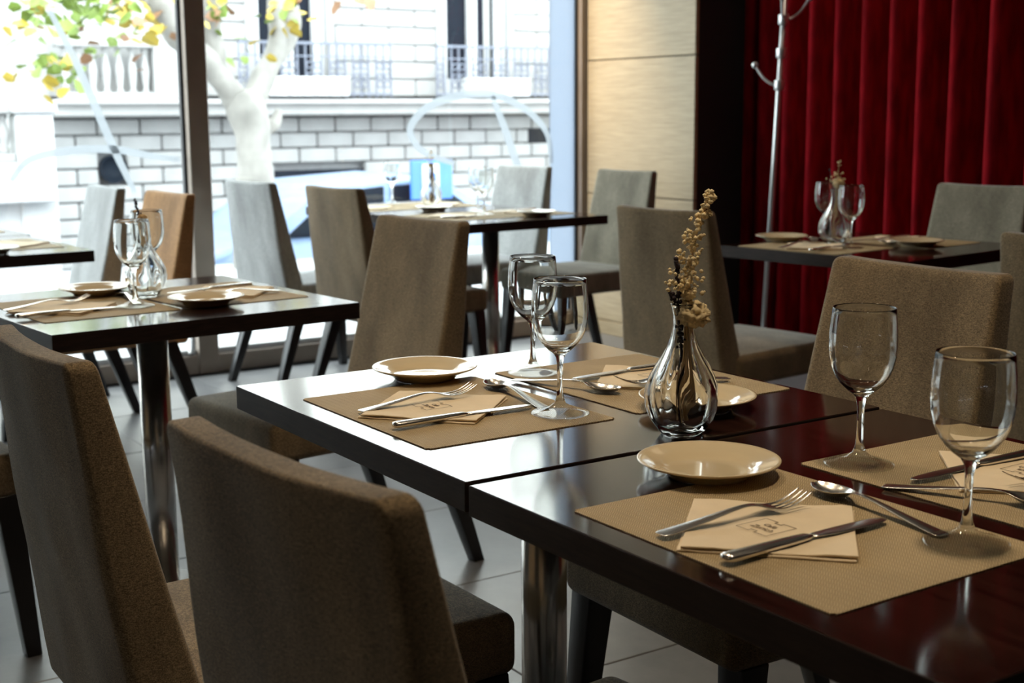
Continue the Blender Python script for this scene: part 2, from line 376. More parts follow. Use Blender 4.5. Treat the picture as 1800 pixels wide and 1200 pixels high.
# ------------------------------------------------------------ curtain
def curtain():
    bm = B(); n = 900; x0, x1 = -4.30, 3.15; rows = [0, .15, .35, .6, .9, 1.4, 2.0, 2.9]; g = []
    for z in rows:
        r = []
        for i in range(n+1):
            x = x0+(x1-x0)*i/n; low = max(0, 1-z/.8)
            ph = 2*PI*x/.168+1.3*noise.noise(Vector((x*1.4, 0, z*.10)))*2+low*1.2*noise.noise(Vector((x*2.2, 5, z*1.5)))
            a = .075+.02*noise.noise(Vector((x*2.1, 3, 0)))
            y = 4.0+a*1.6*math.sin(ph)+.012*math.sin(2*ph+1)
            r.append(bm.verts.new((x+.022*math.cos(ph), y, z+.012)))
        g.append(r)
    for a, b in zip(g[:-1], g[1:]):
        for i in range(n): bm.faces.new((a[i], a[i+1], b[i+1], b[i]))
    o = obj('velvet_curtain', bm, M['velvet'])
    md = o.modifiers.new('s', 'SOLIDIFY'); md.thickness = .004
    md = o.modifiers.new('u', 'SUBSURF'); md.levels = 1; md.render_levels = 1; md.subdivision_type = 'SIMPLE'
    tag(o, 'deep red velvet curtain hanging in folds along the far wall', 'curtain')
curtain()
# ------------------------------------------------------------ coat stand
def coat_stand():
    t = thing('coat_stand', 'slim pale metal coat stand with ball-ended hooks before the red curtain', 'coat stand', (-3.21, 3.6, 0))
    lean = lambda z: Vector((.055*z, 0, z))
    bm = B(); tube(bm, [lean(.02), lean(1.9)], .0125, 14); obj('pole', bm, M['coat_metal'], t)
    bm = B(); lathe(bm, [(0, 0), (.15, 0), (.152, .006), (.14, .014), (.03, .022), (.016, .05), (0, .05)], 40); obj('base', bm, M['coat_metal'], t)
    for z, ang in ((1.28, 210), (1.42, 132), (1.565, 55), (1.565, -50), (1.8, 60), (1.8, 240)):
        c = lean(z); d = Vector((math.cos(math.radians(ang)), math.sin(math.radians(ang)), 0))
        bm = B(); tube(bm, spline([c, c+d*.035+Vector((0, 0, .005)), c+d*.075+Vector((0, 0, .035)), c+d*.11+Vector((0, 0, .085))], 5), .0055, 8)
        hk = obj('hook', bm, M['coat_metal'], t)
        bm = B(); bmesh.ops.create_uvsphere(bm, u_segments=16, v_segments=10, radius=.015, matrix=Matrix.Translation(c+d*.113+Vector((0, 0, .09)))); obj('ball_end', bm, M['coat_metal'], hk)
    for z in (1.28, 1.42, 1.565, 1.8):
        bm = B(); lathe(bm, [(0, -.022), (.021, -.022), (.023, -.018), (.023, .018), (.021, .022), (0, .022)], 20, lean(z)); obj('collar', bm, M['coat_metal'], t)
coat_stand()

# ------------------------------------------------------------ tables
TZ = .74; TT = .0385
def table(label, c, rz, W=.70, D=.715, group='dark square pedestal tables', dz=0):
    t = thing('dining_table', label, 'table', (c[0], c[1], dz), rz, group)
    top = box('tabletop', -W/2, W/2, -D/2, D/2, TZ-TT+.001, TZ, M['edge'], t, .0015, 2)
    top.data.materials.append(M['lacquer'])
    for f in top.data.polygons:
        if f.normal.z > .9: f.material_index = 1
    bm = B(); lathe(bm, [(0, .018), (.036, .018), (.036, TZ-TT-.006), (0, TZ-TT-.006)], 48); o = obj('pole', bm, M['chrome'], t, True)
    o.data.polygons.foreach_set('use_smooth', [abs(f.normal.z) < .5 for f in o.data.polygons])
    bm = B(); lathe(bm, [(0, .0035), (.215, .0035), (.218, .004), (.212, .010), (.10, .016), (.05, .02), (.038, .035), (.0365, .035)], 64); obj('base_plate', bm, M['chrome'], t)
    box('mounting_plate', -.13, .13, -.13, .13, TZ-TT-.008, TZ-TT, M['black_wood'], t, .002)
    return t
tabs = {
 'A': ((-.350, .361), 0, 'dark lacquered table holding the carafe with tall dried flowers'),
 'B': ((.3562, .362), math.radians(.25), 'dark lacquered table at the very front, two settings, no carafe'),
 'F': ((-1.767, .2275), math.radians(4.6), 'dark table in the row by the front window chairs, with a carafe and dark sprig'),
 'G1': ((-3.375, .105), math.radians(3), 'dark table near the glass door with a tan chair behind it'),
 'G2': ((-4.10, .09), math.radians(3), 'dark table pushed against the door window, glare-paled chair behind it'),
 'E1': ((-3.525, 2.306), math.radians(3.3), 'dark table before the oak wall, with two plates and two glasses'),
 'E0': ((-4.19, 2.27), math.radians(3.3), 'dark table against the big window, with a carafe before the street view'),
 'D': ((-1.65, 2.57), math.radians(7), 'dark table in front of the red curtain, set with carafe and two glasses'),
}
for k, (c, rz, lab) in tabs.items(): table(lab, c, rz, W=.70 if k != 'E0' else .62, dz=-.002 if k == 'B' else 0)
# ------------------------------------------------------------ chairs
def chair_parts(fab):
    out = []
    bm = B()
    def fs(q):
        d = .012*(1-(q.x/.225)**2)*(1-(q.y/.25)**2)
        if q.z > 0: q.z += max(0, d)
        if q.z < -.01: q.z *= 1
        return q
    rbox(bm, (0, .035, .4165), .218, .250, .0485, .022, (6, 6, 1), fs); out.append(('seat', bm, fab))
    bm = B()
    def fb(q):
        t = max(0., min(1., (q.z+.27)/.54)); s = max(-1, min(1, q.x/.21)); y = q.y/.05
        th = .105*(1-t)+.040*t
        yr = -.268-.062*t
        x = q.x*(1.12-.12*t)
        yy = yr+th*(y+1)/2-.014*(1-s*s)*(.4+.6*t)
        yy += .0025*math.sin(x*38+t*3)*math.sin(t*9)*(1 if y < 0 else .4)
        z = q.z+(.006*s*s-.004)*max(0, t-.6)*2.5
        return Vector((x, yy, z))
    rbox(bm, (0, 0, .632), .186, .05, .27, .016, (8, 2, 12), fb); out.append(('backrest', bm, fab))
    for sx in (-1, 1):
        bm = B(); taper(bm, (sx*.188, .240, .375), .054, (sx*.204, .272, 0), .033); out.append(('leg', bm, M['black_wood']))
        bm = B(); taper(bm, (sx*.185, -.195, .375), .054, (sx*.198, -.325, 0), .033); out.append(('leg', bm, M['black_wood']))
    return out
protos = {}
def chair(kind, label, loc, rz, group, sz=1.0):
    fab = {'taupe': M['fabric'], 'pale': M['fabric_glare'], 'grey': M['fabric_grey'], 'tan': M['fabric_tan']}[kind]  # the pale kind has window glare in its fabric colour
    if kind not in protos:
        t = thing('dining_chair', label, 'chair', (*loc, 0), rz, group)
        for nm, bm, mt in chair_parts(fab): obj(nm, bm, mt, t)
        protos[kind] = t
    else:
        t = copy_tree(protos[kind]); t.location = (*loc, 0); t.rotation_euler = (0, 0, rz); tag(t, label, 'chair', group)
    t.scale = (1, 1, sz)
    return t
G = 'upholstered dining chairs'
R = math.radians
def from_back(bc, rz, d=.33):     # backrest top centre -> origin; rz turns the way it faces from +y
    return (bc[0]-math.sin(rz)*d, bc[1]+math.cos(rz)*d)
def C(kind, label, bc, deg, h=.888, grp=G): return chair(kind, label, from_back(bc, R(deg)), R(deg), grp, h/.902)
C('taupe', 'taupe chair seen from behind at the bottom, below the front tables', (.283, -.371), 5.6)
C('taupe', 'tall taupe chair back cut off at the side, overlapping the middle table', (-.435, -.385), 1, .885)
C('taupe', 'taupe chair facing the viewer with a creased back behind the front plate', (-1.80, 1.0), 186.5, .895)
C('taupe', 'taupe chair with wide back behind the two glasses of the near table', (-.228, 1.085), 178.5, .906)
C('taupe', 'dark taupe chair seen from behind, dried flowers standing before it', (-1.759, 1.764), 6.4)
C('taupe', 'olive taupe chair between the grey chair and the creased brown one', (-3.461, 1.527), 6.8)
C('pale', 'glare-paled grey chair beside the window mullion, its slim dark side showing', (-4.092, 1.445), 7.6)
C('pale', 'glare-paled grey chair with its back against the big window, behind the table', (-4.29, 3.02), 187.6, .906)
C('grey', 'grey chair standing before the oak wall', (-3.70, 3.20), 185, .898)
C('grey', 'grey chair before the red curtain at the table with the carafe', (-1.90, 3.45), 186.1, .894)
C('taupe', 'taupe chair cut by the frame edge, behind the wide-backed chair', (-.487, 1.889), 2.3)
C('tan', 'tan chair beside the window mullion', (-3.538, .931), 184.2)
C('pale', 'glare-paled chair against the bright street behind the small dark table', (-4.10, .87), 181)
C('taupe', 'taupe chair mostly out of frame, only its seat edge showing low at the side', (-1.78, -.74), 4)

# ------------------------------------------------------------ tableware
def glass_mesh():
    out = [(0, .0015), (.012, .0012), (.030, .0004), (.0405, 0), (.0428, .0008), (.0430, .0020), (.040, .0030), (.028, .0062), (.016, .0105), (.0085, .016), (.0055, .024), (.0043, .036), (.0040, .055), (.0044, .072), (.0060, .082), (.0095, .088),
           (.017, .0935), (.0255, .1015), (.0325, .1115), (.0373, .123), (.0400, .136), (.0410, .149), (.0407, .162), (.0398, .176), (.0385, .188), (.0378, .1945)]
    inn = [(.0375, .1955), (.0370, .1950), (.0366, .1944), (.0372, .188), (.0386, .176), (.0395, .162), (.0398, .149), (.0388, .136), (.0360, .123), (.0312, .1121), (.0240, .1027), (.0155, .0958), (.007, .0928), (0, .0920)]
    res = []
    for nm, prof, mt in (('foot', out[:10], 'glass_foot'), ('stem', out[9:16], 'glass'), ('bowl', out[15:]+inn, 'glass_bowl')):
        bm = B(); lathe(bm, prof, 64)
        for f in bm.faces:
            c = f.calc_center_median()
        bmesh.ops.recalc_face_normals(bm, faces=bm.faces)
        f = max(bm.faces, key=lambda f: math.hypot(f.calc_center_median().x, f.calc_center_median().y)); c = f.calc_center_median(); 
        if f.normal.x*c.x+f.normal.y*c.y < 0: bmesh.ops.reverse_faces(bm, faces=bm.faces)
        me = bpy.data.meshes.new(nm); bm.to_mesh(me); bm.free(); me.polygons.foreach_set('use_smooth', [True]*len(me.polygons)); me.materials.append(M[mt]); res.append((nm, me))
    return res
def vase_mesh():
    base = [(0, .003), (.020, .002), (.026, 0), (.029, .002), (.0345, .010), (.0415, .022), (.0465, .036), (.0485, .050), (.0470, .064), (.0425, .078), (.0355, .092), (.0280, .105), (.0215, .118), (.0170, .131), (.0145, .143), (.0135, .153), (.0138, .163), (.0155, .172), (.0170, .1755)]
    inn = [(.0172, .1772), (.0163, .1775), (.0150, .1755), (.0130, .168), (.0117, .158), (.0116, .148), (.0130, .136), (.0165, .122), (.0225, .108), (.0300, .094), (.0375, .080), (.0425, .066), (.0440, .050), (.0420, .036), (.0368, .021), (.0290, .010), (.018, .0062), (0, .0055)]
    def fn(r, z, a):
        k = max(0, min(1, (z-.006)/.02))*max(0, min(1, (.165-z)/.06))
        return r*(1+.062*k*math.sin(7*a+z*34))
    def fi(r, z, a): return r*(1+.022*math.sin(7*a+z*34))*(1.0)
    bm = B(); nb = len(base); prof = base+inn; cnt = [0]
    n = 84; rings = []
    for i, (r, z) in enumerate(prof):
        f = fn if i < nb else fi
        rings.append([bm.verts.new((0, 0, z))] if r < 1e-7 else [bm.verts.new((f(r, z, 2*PI*k/n)*math.cos(2*PI*k/n), f(r, z, 2*PI*k/n)*math.sin(2*PI*k/n), z)) for k in range(n)])
    for a, b in zip(rings[:-1], rings[1:]):
        for k in range(n):
            q = [a[k % len(a)], a[(k+1) % n % len(a)], b[(k+1) % n % len(b)], b[k % len(b)]]; u = []
            for v in q:
                if v not in u: u.append(v)
            if len(u) > 2: bm.faces.new(u)
    bmesh.ops.recalc_face_normals(bm, faces=bm.faces)
    me = bpy.data.meshes.new('glass_carafe'); bm.to_mesh(me); bm.free(); me.polygons.foreach_set('use_smooth', [True]*len(me.polygons)); me.materials.append(M['glass_vase']); return me
def plate_mesh():
    prof = [(0, .006), (.030, .0058), (.046, .0062), (.052, .0085), (.058, .0125), (.066, .0150), (.080, .0190), (.0845, .0208), (.0858, .0205), (.0860, .0190), (.083, .0172), (.068, .0118), (.058, .0075), (.052, .003), (.050, 0), (.046, 0), (.044, .0025), (.02, .003), (0, .003)]
    bm = B(); lathe(bm, prof, 72); bmesh.ops.recalc_face_normals(bm, faces=bm.faces)
    me = bpy.data.meshes.new('side_plate'); bm.to_mesh(me); bm.free(); me.polygons.foreach_set('use_smooth', [True]*len(me.polygons)); me.materials.append(M['porcelain']); return me
def mat_mesh():
    bm = B(); bx(bm, -.1905, .1905, -.154, .154, 0, .0014); es = [e for e in bm.edges if abs(e.verts[0].co.z-e.verts[1].co.z) > .001]
    bmesh.ops.bevel(bm, geom=es, offset=.004, segments=3, affect='EDGES')
    bmesh.ops.recalc_face_normals(bm, faces=bm.faces)
    me = bpy.data.meshes.new('placemat'); bm.to_mesh(me); bm.free(); me.materials.append(M['mat']); return me
def rows_mesh(rows, extra=None, thick=.0016):
    # rows: (s, halfwidth, z centre, dish depth); n cells of 8 across
    vs = []; fs = []; K = 7
    for (s, w, z, dish) in rows:
        for k in range(K+1):
            t = 2*k/K-1; vs.append((t*w, s, z-dish*(1-t*t)))
    for i in range(len(rows)-1):
        for k in range(K): a = i*(K+1)+k; fs.append((a, a+1, a+K+2, a+K+1))
    return vs, fs, K
def fork_mesh():
    rows = [(0, .0075, .0012, 0), (.004, .0100, .0012, -.0005), (.03, .0088, .003, -.001), (.06, .0070, .006, -.0012), (.09, .0048, .0098, -.0012), (.112, .0035, .0120, -.001), (.126, .0045, .0108, 0), (.136, .0095, .0078, .0008), (.146, .0122, .0052, .0018), (.156, .0125, .0042, .0020)]
    vs, fs, K = rows_mesh(rows); b0 = (len(rows)-1)*(K+1)
    for c in (0, 2, 4, 6):
        p = (b0+c, b0+c+1); xs = (vs[p[0]][0], vs[p[1]][0]); zz = (vs[p[0]][2], vs[p[1]][2])
        for (s, z, sh) in ((.166, .0046, .95), (.178, .0072, .8), (.190, .0118, .62), (.200, .0170, .35)):
            cx = (xs[0]+xs[1])/2; h = (xs[1]-xs[0])/2*sh; i = len(vs)
            vs += [(cx-h, s, z-.0018+(zz[0]-.0042+.002)*.5), (cx+h, s, z-.0018+(zz[1]-.0042+.002)*.5)]; fs.append((p[0], p[1], i+1, i)); p = (i, i+1)
    return vs, fs
def spoon_mesh():
    rows = [(0, .0075, .0012, 0), (.004, .0100, .0012, -.0005), (.03, .0086, .003, -.001), (.06, .0066, .006, -.0012), (.09, .0045, .0098, -.0012), (.118, .0034, .0128, -.001), (.134, .0040, .0128, 0), (.142, .0090, .0118, .003), (.150, .0145, .0105, .0065), (.160, .0182, .0095, .0085), (.172, .0192, .0090, .0088), (.184, .0170, .0092, .0078), (.194, .0118, .0098, .0050), (.200, .0050, .0104, .0010)]
    return rows_mesh(rows)[:2]
def solid_mesh(name, vs, fs, mt, th=.0016, sub=2):
    me = mesh(name, vs, fs); me.materials.append(mt); o = bpy.data.objects.new(name, me); COL.objects.link(o)
    a = o.modifiers.new('s', 'SOLIDIFY'); a.thickness = th; a.offset = 1
    b = o.modifiers.new('u', 'SUBSURF'); b.levels = sub; b.render_levels = sub
    dg = bpy.context.evaluated_depsgraph_get(); me2 = bpy.data.meshes.new_from_object(o.evaluated_get(dg)); bpy.data.objects.remove(o); me2.name = name
    me2.polygons.foreach_set('use_smooth', [True]*len(me2.polygons)); return me2
def knife_meshes():
    def loft(rows, n=12):
        bm = B(); rings = []
        for (s, w, h, zc) in rows: rings.append([bm.verts.new((w*math.copysign(abs(math.cos(2*PI*k/n))**.6, math.cos(2*PI*k/n)), s, zc+h*math.copysign(abs(math.sin(2*PI*k/n))**.8, math.sin(2*PI*k/n)))) for k in range(n)])
        for a, b in zip(rings[:-1], rings[1:]):
            for k in range(n): bm.faces.new((a[k], a[(k+1) % n], b[(k+1) % n], b[k]))
        bm.faces.new(rings[0]); bm.faces.new(rings[-1][::-1]); bmesh.ops.recalc_face_normals(bm, faces=bm.faces)
        return bm
    def fin(bm, name):
        me = bpy.data.meshes.new(name); bm.to_mesh(me); bm.free(); me.polygons.foreach_set('use_smooth', [True]*len(me.polygons)); me.materials.append(M['steel']); return me
    h = fin(loft([(0, .004, .0022, .0044), (.0015, .0075, .0038, .0044), (.006, .0092, .0044, .0044), (.05, .0082, .0040, .0044), (.10, .0070, .0036, .0044), (.113, .0062, .0032, .0044), (.118, .004, .0022, .0044), (.121, .0035, .0012, .0044)]), 'handle')
    bl = fin(loft([(.118, .004, .0011, .0044), (.128, .0065, .0009, .0042), (.15, .0088, .0008, .0036), (.19, .0098, .0007, .0028), (.215, .0088, .0006, .0024), (.228, .006, .0005, .0022), (.234, .0018, .0004, .0021)]), 'blade')
    return h, bl
def napkin_meshes():
    out = []
    for k, (sc, z) in enumerate(((1.0, .0012), (.985, .0030))):
        bm = B()
        def f(q, k=k):
            e = max(abs(q.x), abs(q.y))/.087
            q.z += .0012*math.sin(q.x*45+k)*math.sin(q.y*38+1.2*k)+.0015*k*e**6+.0009*noise.noise(Vector((q.x*60, q.y*60, k)))
            q.z = max(q.z, -.0010 if k == 0 else -.0016)
            return q
        rbox(bm, (0, 0, z), .087*sc, .087*sc, .0011, .001, (16, 16, 1), f, 2); bmesh.ops.recalc_face_normals(bm, faces=bm.faces)
        me = bpy.data.meshes.new('layer'); bm.to_mesh(me); bm.free(); me.polygons.foreach_set('use_smooth', [True]*len(me.polygons)); me.materials.append(M['napkin']); out.append(me)
    return out
def emblem_mesh():
    # notched frame with two short words, lying flat
    bm = B(); h = .022; w = .0006
    pts = [(-h, -h), (-.004, -h), (-.004, -h+.005), (.004, -h+.005), (.004, -h), (h, -h), (h, h), (.004, h), (.004, h-.005), (-.004, h-.005), (-.004, h), (-h, h)]
    n = len(pts); ins = []
    cen = []
    for i in range(n):
        p, q, r = Vector(pts[i-1]), Vector(pts[i]), Vector(pts[(i+1) % n])
        a = (q-p).normalized(); b = (r-q).normalized(); na = Vector((-a.y, a.x)); nb = Vector((-b.y, b.x)); ins.append(q+(na+nb)*w)
    o_ = [[bm.verts.new((x, y, z)) for (x, y) in pts] for z in (0, .0002)]; i_ = [[bm.verts.new((v.x, v.y, z)) for v in ins] for z in (0, .0002)]
    for i in range(n):
        j = (i+1) % n
        bm.faces.new((o_[1][i], o_[1][j], i_[1][j], i_[1][i])); bm.faces.new((o_[0][i], o_[0][j], o_[1][j], o_[1][i])); bm.faces.new((i_[0][i], i_[0][j], i_[1][j], i_[1][i]))
    me = bpy.data.meshes.new('frame'); bm.to_mesh(me); bm.free()
    parts = [me]
    for txt, size, x, y in (('Cafe', .0090, 0, .003), ('Zurich', .0110, 0, -.009)):
        c = bpy.data.curves.new('t', 'FONT'); c.body = txt.replace('Cafe', 'Caf\u00e9'); c.size = size; c.align_x = 'CENTER'; c.extrude = .0001; c.shear = .2; c.offset = 0
        o = bpy.data.objects.new('t', c); COL.objects.link(o); dg = bpy.context.evaluated_depsgraph_get(); dg.update()
        mm = bpy.data.meshes.new_from_object(o.evaluated_get(dg)); bpy.data.objects.remove(o); mm.transform(Matrix.Translation((x, y, .0001))); mm.materials.clear(); parts.append(mm)
    bm = B()
    for q in parts: bm.from_mesh(q)
    me = bpy.data.meshes.new('printed_emblem'); bm.to_mesh(me); bm.free(); me.materials.append(M['print']); return me
GM, VM, PM, MM = glass_mesh(), vase_mesh(), plate_mesh(), mat_mesh()
FM = solid_mesh('fork', *fork_mesh(), M['steel'], .0017, 2); SM = solid_mesh('spoon', *spoon_mesh(), M['steel'], .0015, 2)
KH, KB = knife_meshes(); N1, N2 = napkin_meshes(); EM = emblem_mesh()
MT = TZ+.0014                       # top of a mat
def put(name, me, label, cat, x, y, z, rz, grp, rx=0):
    o = bpy.data.objects.new(name, me); COL.objects.link(o); o.location = (x, y, z); o.rotation_euler = (rx, 0, rz); tag(o, label, cat, grp); return o
def setting(tk, far, where, mat=(0, -.162), plate=(-.225, -.08), fork=(-.045, -.295, 2), knife=(.075, -.302, 1), spoon=(.088, -.058, 82), nap=(-.012, -.186, 41), glass=(.120, -.055), only=None, zoff=0):
    TZ = .74-(.002 if tk == 'B' else 0); MT = TZ+.0014
    (cx, cy), rz, _ = tabs[tk]; rt = rz+(PI if far else 0); cs, sn = math.cos(rt), math.sin(rt)
    def T(x, y): return cx+x*cs-y*sn, cy+x*sn+y*cs
    want = lambda k: only is None or k in only
    if want('m') and mat: x, y = T(*mat); put('placemat', MM, 'woven beige placemat '+where, 'placemat', x, y, TZ, rt, 'woven placemats')
    if want('p') and plate: x, y = T(*plate); put('side_plate', PM, 'cream side plate '+where, 'plate', x, y, MT+.0002, rt, 'cream side plates')
    if want('n') and nap:
        x, y = T(nap[0], nap[1]); t = thing('paper_napkin', 'folded cream napkin '+where, 'napkin', (x, y, MT+.0002), rt+R(nap[2]), 'folded napkins')
        link('folded_layer', N1, None, t); l2 = link('folded_layer', N2, None, t, (.001, .001, 0), R(1.2))
        if tk in 'AB':
            e = link('printed_emblem', EM, None, t, (.0015*math.cos(R(nap[2]))-.006*math.sin(R(nap[2])), -.0015*math.sin(R(nap[2]))-.006*math.cos(R(nap[2])), .0056), -R(nap[2])); e['label'] = 'brown notched frame with two small words'
    lift = .0050
    if want('f') and fork: x, y = T(fork[0], fork[1]); put('fork', FM, 'steel fork '+where, 'fork', x, y, MT+.0012+lift*.4, rt+R(fork[2]), 'steel forks', R(.9))
    if want('k') and knife:
        x, y = T(knife[0], knife[1]); t = thing('table_knife', 'steel table knife '+where, 'knife', (x, y, MT+lift*.6), rt+R(knife[2]), 'steel table knives')
        link('handle', KH, None, t); link('blade', KB, None, t)
    if want('s') and spoon: x, y = T(spoon[0], spoon[1]); put('spoon', SM, 'steel spoon '+where, 'spoon', x, y, MT+.0004, rt+R(spoon[2]), 'steel spoons')
    if want('g') and glass: 
        x, y = T(*glass); t = thing('wine_glass', 'clear stemmed wine glass '+where, 'glass', (x, y, MT+.0002), 0, 'wine glasses')
        for nm, me in GM: link(nm, me, None, t)
setting('A', 0, 'at the window end of the table with tall dried flowers', fork=(-.040, -.295, 2), knife=(.074, -.302, 2))
setting('A', 1, 'behind the carafe with tall flowers', mat=(.006, -.190), plate=(-.203, -.133), fork=(-.086, -.303, -14), knife=(.056, -.330, 0), spoon=(.118, -.022, 112), nap=(-.004, -.216, 46), glass=(.155, -.087))
setting('B', 0, 'in the big bottom setting, beside the wide round plate', mat=(-.005, -.166), plate=(-.221, -.098), fork=(-.062, -.308, -3), knife=(.036, -.310, 1), spoon=(.100, -.067, 84), nap=(-.018, -.197, 43), glass=(.125, -.065))
setting('B', 1, 'before the wide-backed taupe chair', mat=(.005, -.182), plate=None, fork=(-.075, -.32, -12), knife=(.045, -.300, -2), spoon=(.062, -.028, 116), nap=(.000, -.205, 46), glass=(.148, -.083))
setting('F', 0, 'on the middle table, side with the dark sprig carafe', plate=(-.180, -.062), glass=(.078, -.068), knife=(.10, -.345, 2), fork=(-.02, -.33, 4), nap=(.02, -.215, 41), spoon=(.06, -.055, 80))
setting('F', 1, 'on the middle table, side toward the creased chair', plate=(-.155, -.068), knife=(.07, -.30, 4), fork=(-.08, -.30, -4), nap=(-.01, -.20, 45), spoon=None, glass=(.195, -.085))
setting('E1', 0, 'on the window table, edge beside the creased chair', plate=(-.34, -.06), only='mpnkg', glass=(-.015, -.02))
setting('E1', 1, 'on the window table, beside the oak wall', plate=(-.19, -.10), only='mpnkg', glass=(.16, -.05))
setting('E0', 0, 'on the table against the big window', only='mn')
setting('E0', 1, 'on the table against the big window, far edge', only='mng', glass=(.20, -.05))
setting('D', 0, 'near the red curtain, by the tall coat stand', mat=(-.09, -.19), plate=(-.285, -.113), nap=(-.08, -.21, 35), fork=(-.12, -.33, 3), knife=(.00, -.335, 6), spoon=(-.05, -.075, 75), glass=(.005, -.14))
setting('D', 1, 'near the red curtain, by the grey chair', plate=(-.115, -.06), nap=(.02, -.20, 41), glass=(.182, .01), spoon=(.135, -.005, 100))
setting('G1', 0, 'on the door table with the tan chair', only='m')
setting('G1', 1, 'on the door table, its rim close to the table edge', plate=(-.26, -.06), only='mpn', nap=(-.02, -.20, 40))
setting('G2', 1, 'on the door table against the glass', only='mn')
# ---- carafes and dried flowers
VA = dict(A=(-.040, .372), F=(-1.831, .240), D=(-1.753, 2.4925), E0=(-4.118, 2.363))
wh = dict(A='with tall dried flowers on the front table', F='with a dark sprig on the middle table', D='with pinkish dried flowers before the red curtain', E0='against the bright window')
for k, (x, y) in VA.items(): put('glass_carafe', VM, 'swirled clear glass carafe '+wh[k], 'carafe', x, y, TZ+.0005, .4, 'glass carafes')
Rv = Vector((RT.x, RT.y, 0)).normalized()
def ico(bm, c, r, sq=1.):
    q = bmesh.ops.create_icosphere(bm, subdivisions=1, radius=r, matrix=Matrix.Translation(c) @ Matrix.Rotation(random.random()*6, 4, 'Z') @ Matrix.Diagonal((1, 1, sq, 1)))
def cream_sprig(base, label, h=.325, lean=.034, n=230):
    t = thing('dried_flower', label, 'dried flower', base)
    P = spline([(0, 0, .012), Rv*.004+Vector((0, 0, .10)), Rv*.006+Vector((0, 0, .17)), Rv*.008+Vector((0, 0, .22)), Rv*(lean*.55)+Vector((0, 0, h*.86)), Rv*lean+Vector((0, 0, h))], 8)
    bm = B(); tube(bm, P, .0009, 5)
    for a in range(9):
        o = Vector((random.uniform(-.006, .006), random.uniform(-.006, .006), 0)); tube(bm, [P[1]+o*1.5, P[10]+o, P[20]+o*.6], .0011, 5)
    for a in range(3):
        dd = Rv*random.uniform(-.2, 1)+Vector((.3, -.3, 0))*random.uniform(-1, 1); tube(bm, [Vector((0, 0, .03)), Vector((0, 0, .045))+dd*.018, Vector((0, 0, .05))+dd*.026], .0006, 5)
    s = obj('stem', bm, M['straw'], t)
    bm = B()
    for i in range(n):
        u = random.random()**1.5; j = int((.52+.48*u)*(len(P)-1)); p = P[min(j, len(P)-1)]
        sp = .025*(1-.75*u)+.002
        q = p+Vector((random.gauss(0, .45), random.gauss(0, .45), 0))*sp-Rv*sp*.25*(1-u)+Vector((0, 0, random.uniform(-.006, .006)))
        ico(bm, q, random.uniform(.0020, .0040), random.uniform(.75, 1.1))
    bl = obj('blossoms', bm, M['cream_flower'], t); bl['kind'] = 'stuff'
    return t
def head(base, c, r, mt, label):
    t = thing('dried_flower', label, 'dried flower', base)
    bm = B(); tube(bm, spline([(0.004, 0, .015), (.003, 0, .09), c*.45+Vector((0, 0, .09)), c], 6), .001, 5); obj('stem', bm, M['straw'], t)
    bm = B(); bmesh.ops.create_icosphere(bm, subdivisions=4, radius=1)
    for v in bm.verts:
        k = v.co.copy(); d = 1+.38*noise.noise(k*3.1)+.34*noise.noise(k*8)
        v.co = c+Vector((k.x*r*1.05, k.y*r*1.05, k.z*r*.85))*d
    obj('flower', bm, mt, t)
def dark_sprig(base, pts, label, r=.0045, n=90, z0=.5):
    t = thing('dried_lavender', label, 'dried flower', base); P = spline(pts, 8)
    bm = B(); tube(bm, P, .0009, 5); obj('stem', bm, M['lavender'], t)
    bm = B()
    for i in range(n):
        u = z0+(1-z0)*random.random(); p = P[int(u*(len(P)-1))]; k = r*(1.1-.6*(u-z0)/(1-z0))
        ico(bm, p+Vector((random.gauss(0, .5)*k, random.gauss(0, .5)*k, random.uniform(-.003, .003))), random.uniform(.0016, .0028), 1.2)
    b = obj('buds', bm, M['lavender'], t); b['kind'] = 'stuff'
Z = Vector((0, 0, 1))
vb = lambda k: (VA[k][0], VA[k][1], TZ+.0005)
cream_sprig(vb('A'), 'tall cream dried sprig with tiny round blossoms in the front carafe')
head(vb('A'), Rv*.0135+Vector((0, 0, .163)), .0195, M['cream_flower'], 'crumpled cream dried flower head at the front carafe mouth')
head(vb('A'), Rv*.006+Vector((0, 0, .190)), .009, M['cream_flower'], 'small cream dried bloom above the front carafe mouth')
dark_sprig(vb('A'), [Vector((0, 0, .012)), -Rv*.002+Z*.10, -Rv*.006+Z*.17, -Rv*.010+Z*.24], 'dark dried lavender spike in the front carafe', n=150, z0=.42)
dark_sprig(vb('A'), [Vector((.002, 0, .012)), -Rv*.001+Z*.10, -Rv*.009+Z*.165, -Rv*.018+Z*.195], 'short dark dried twig beside the lavender spike', .003, 30, .75)
dark_sprig(vb('F'), [Vector((0, 0, .012)), Rv*.002+Z*.10, -Rv*.004+Z*.18, -Rv*.016+Z*.235], 'dark sprig in the carafe on the middle table', .005, 40, .72)
head(vb('F'), Rv*.0+Vector((0, 0, .188)), .010, M['straw'], 'small brown bloom in the middle carafe')
head(vb('D'), Rv*.010+Vector((0, 0, .195)), .017, M['cream_flower'], 'cream dried flower in the carafe before the red curtain')
cream_sprig(vb('D'), 'thin pale dried sprig in the carafe before the red curtain', .27, .012, 36)
dark_sprig(vb('D'), [Vector((0, 0, .012)), -Rv*.003+Z*.12, -Rv*.012+Z*.19, -Rv*.022+Z*.245], 'wine dark dried sprig in the carafe before the red curtain', .003, 26, .7)
head(vb('E0'), Vector((0, 0, .190)), .011, M['cream_flower'], 'dried flower in the carafe against the window')
cream_sprig(vb('E0'), 'thin dried sprig in the carafe against the window', .26, .004, 24)

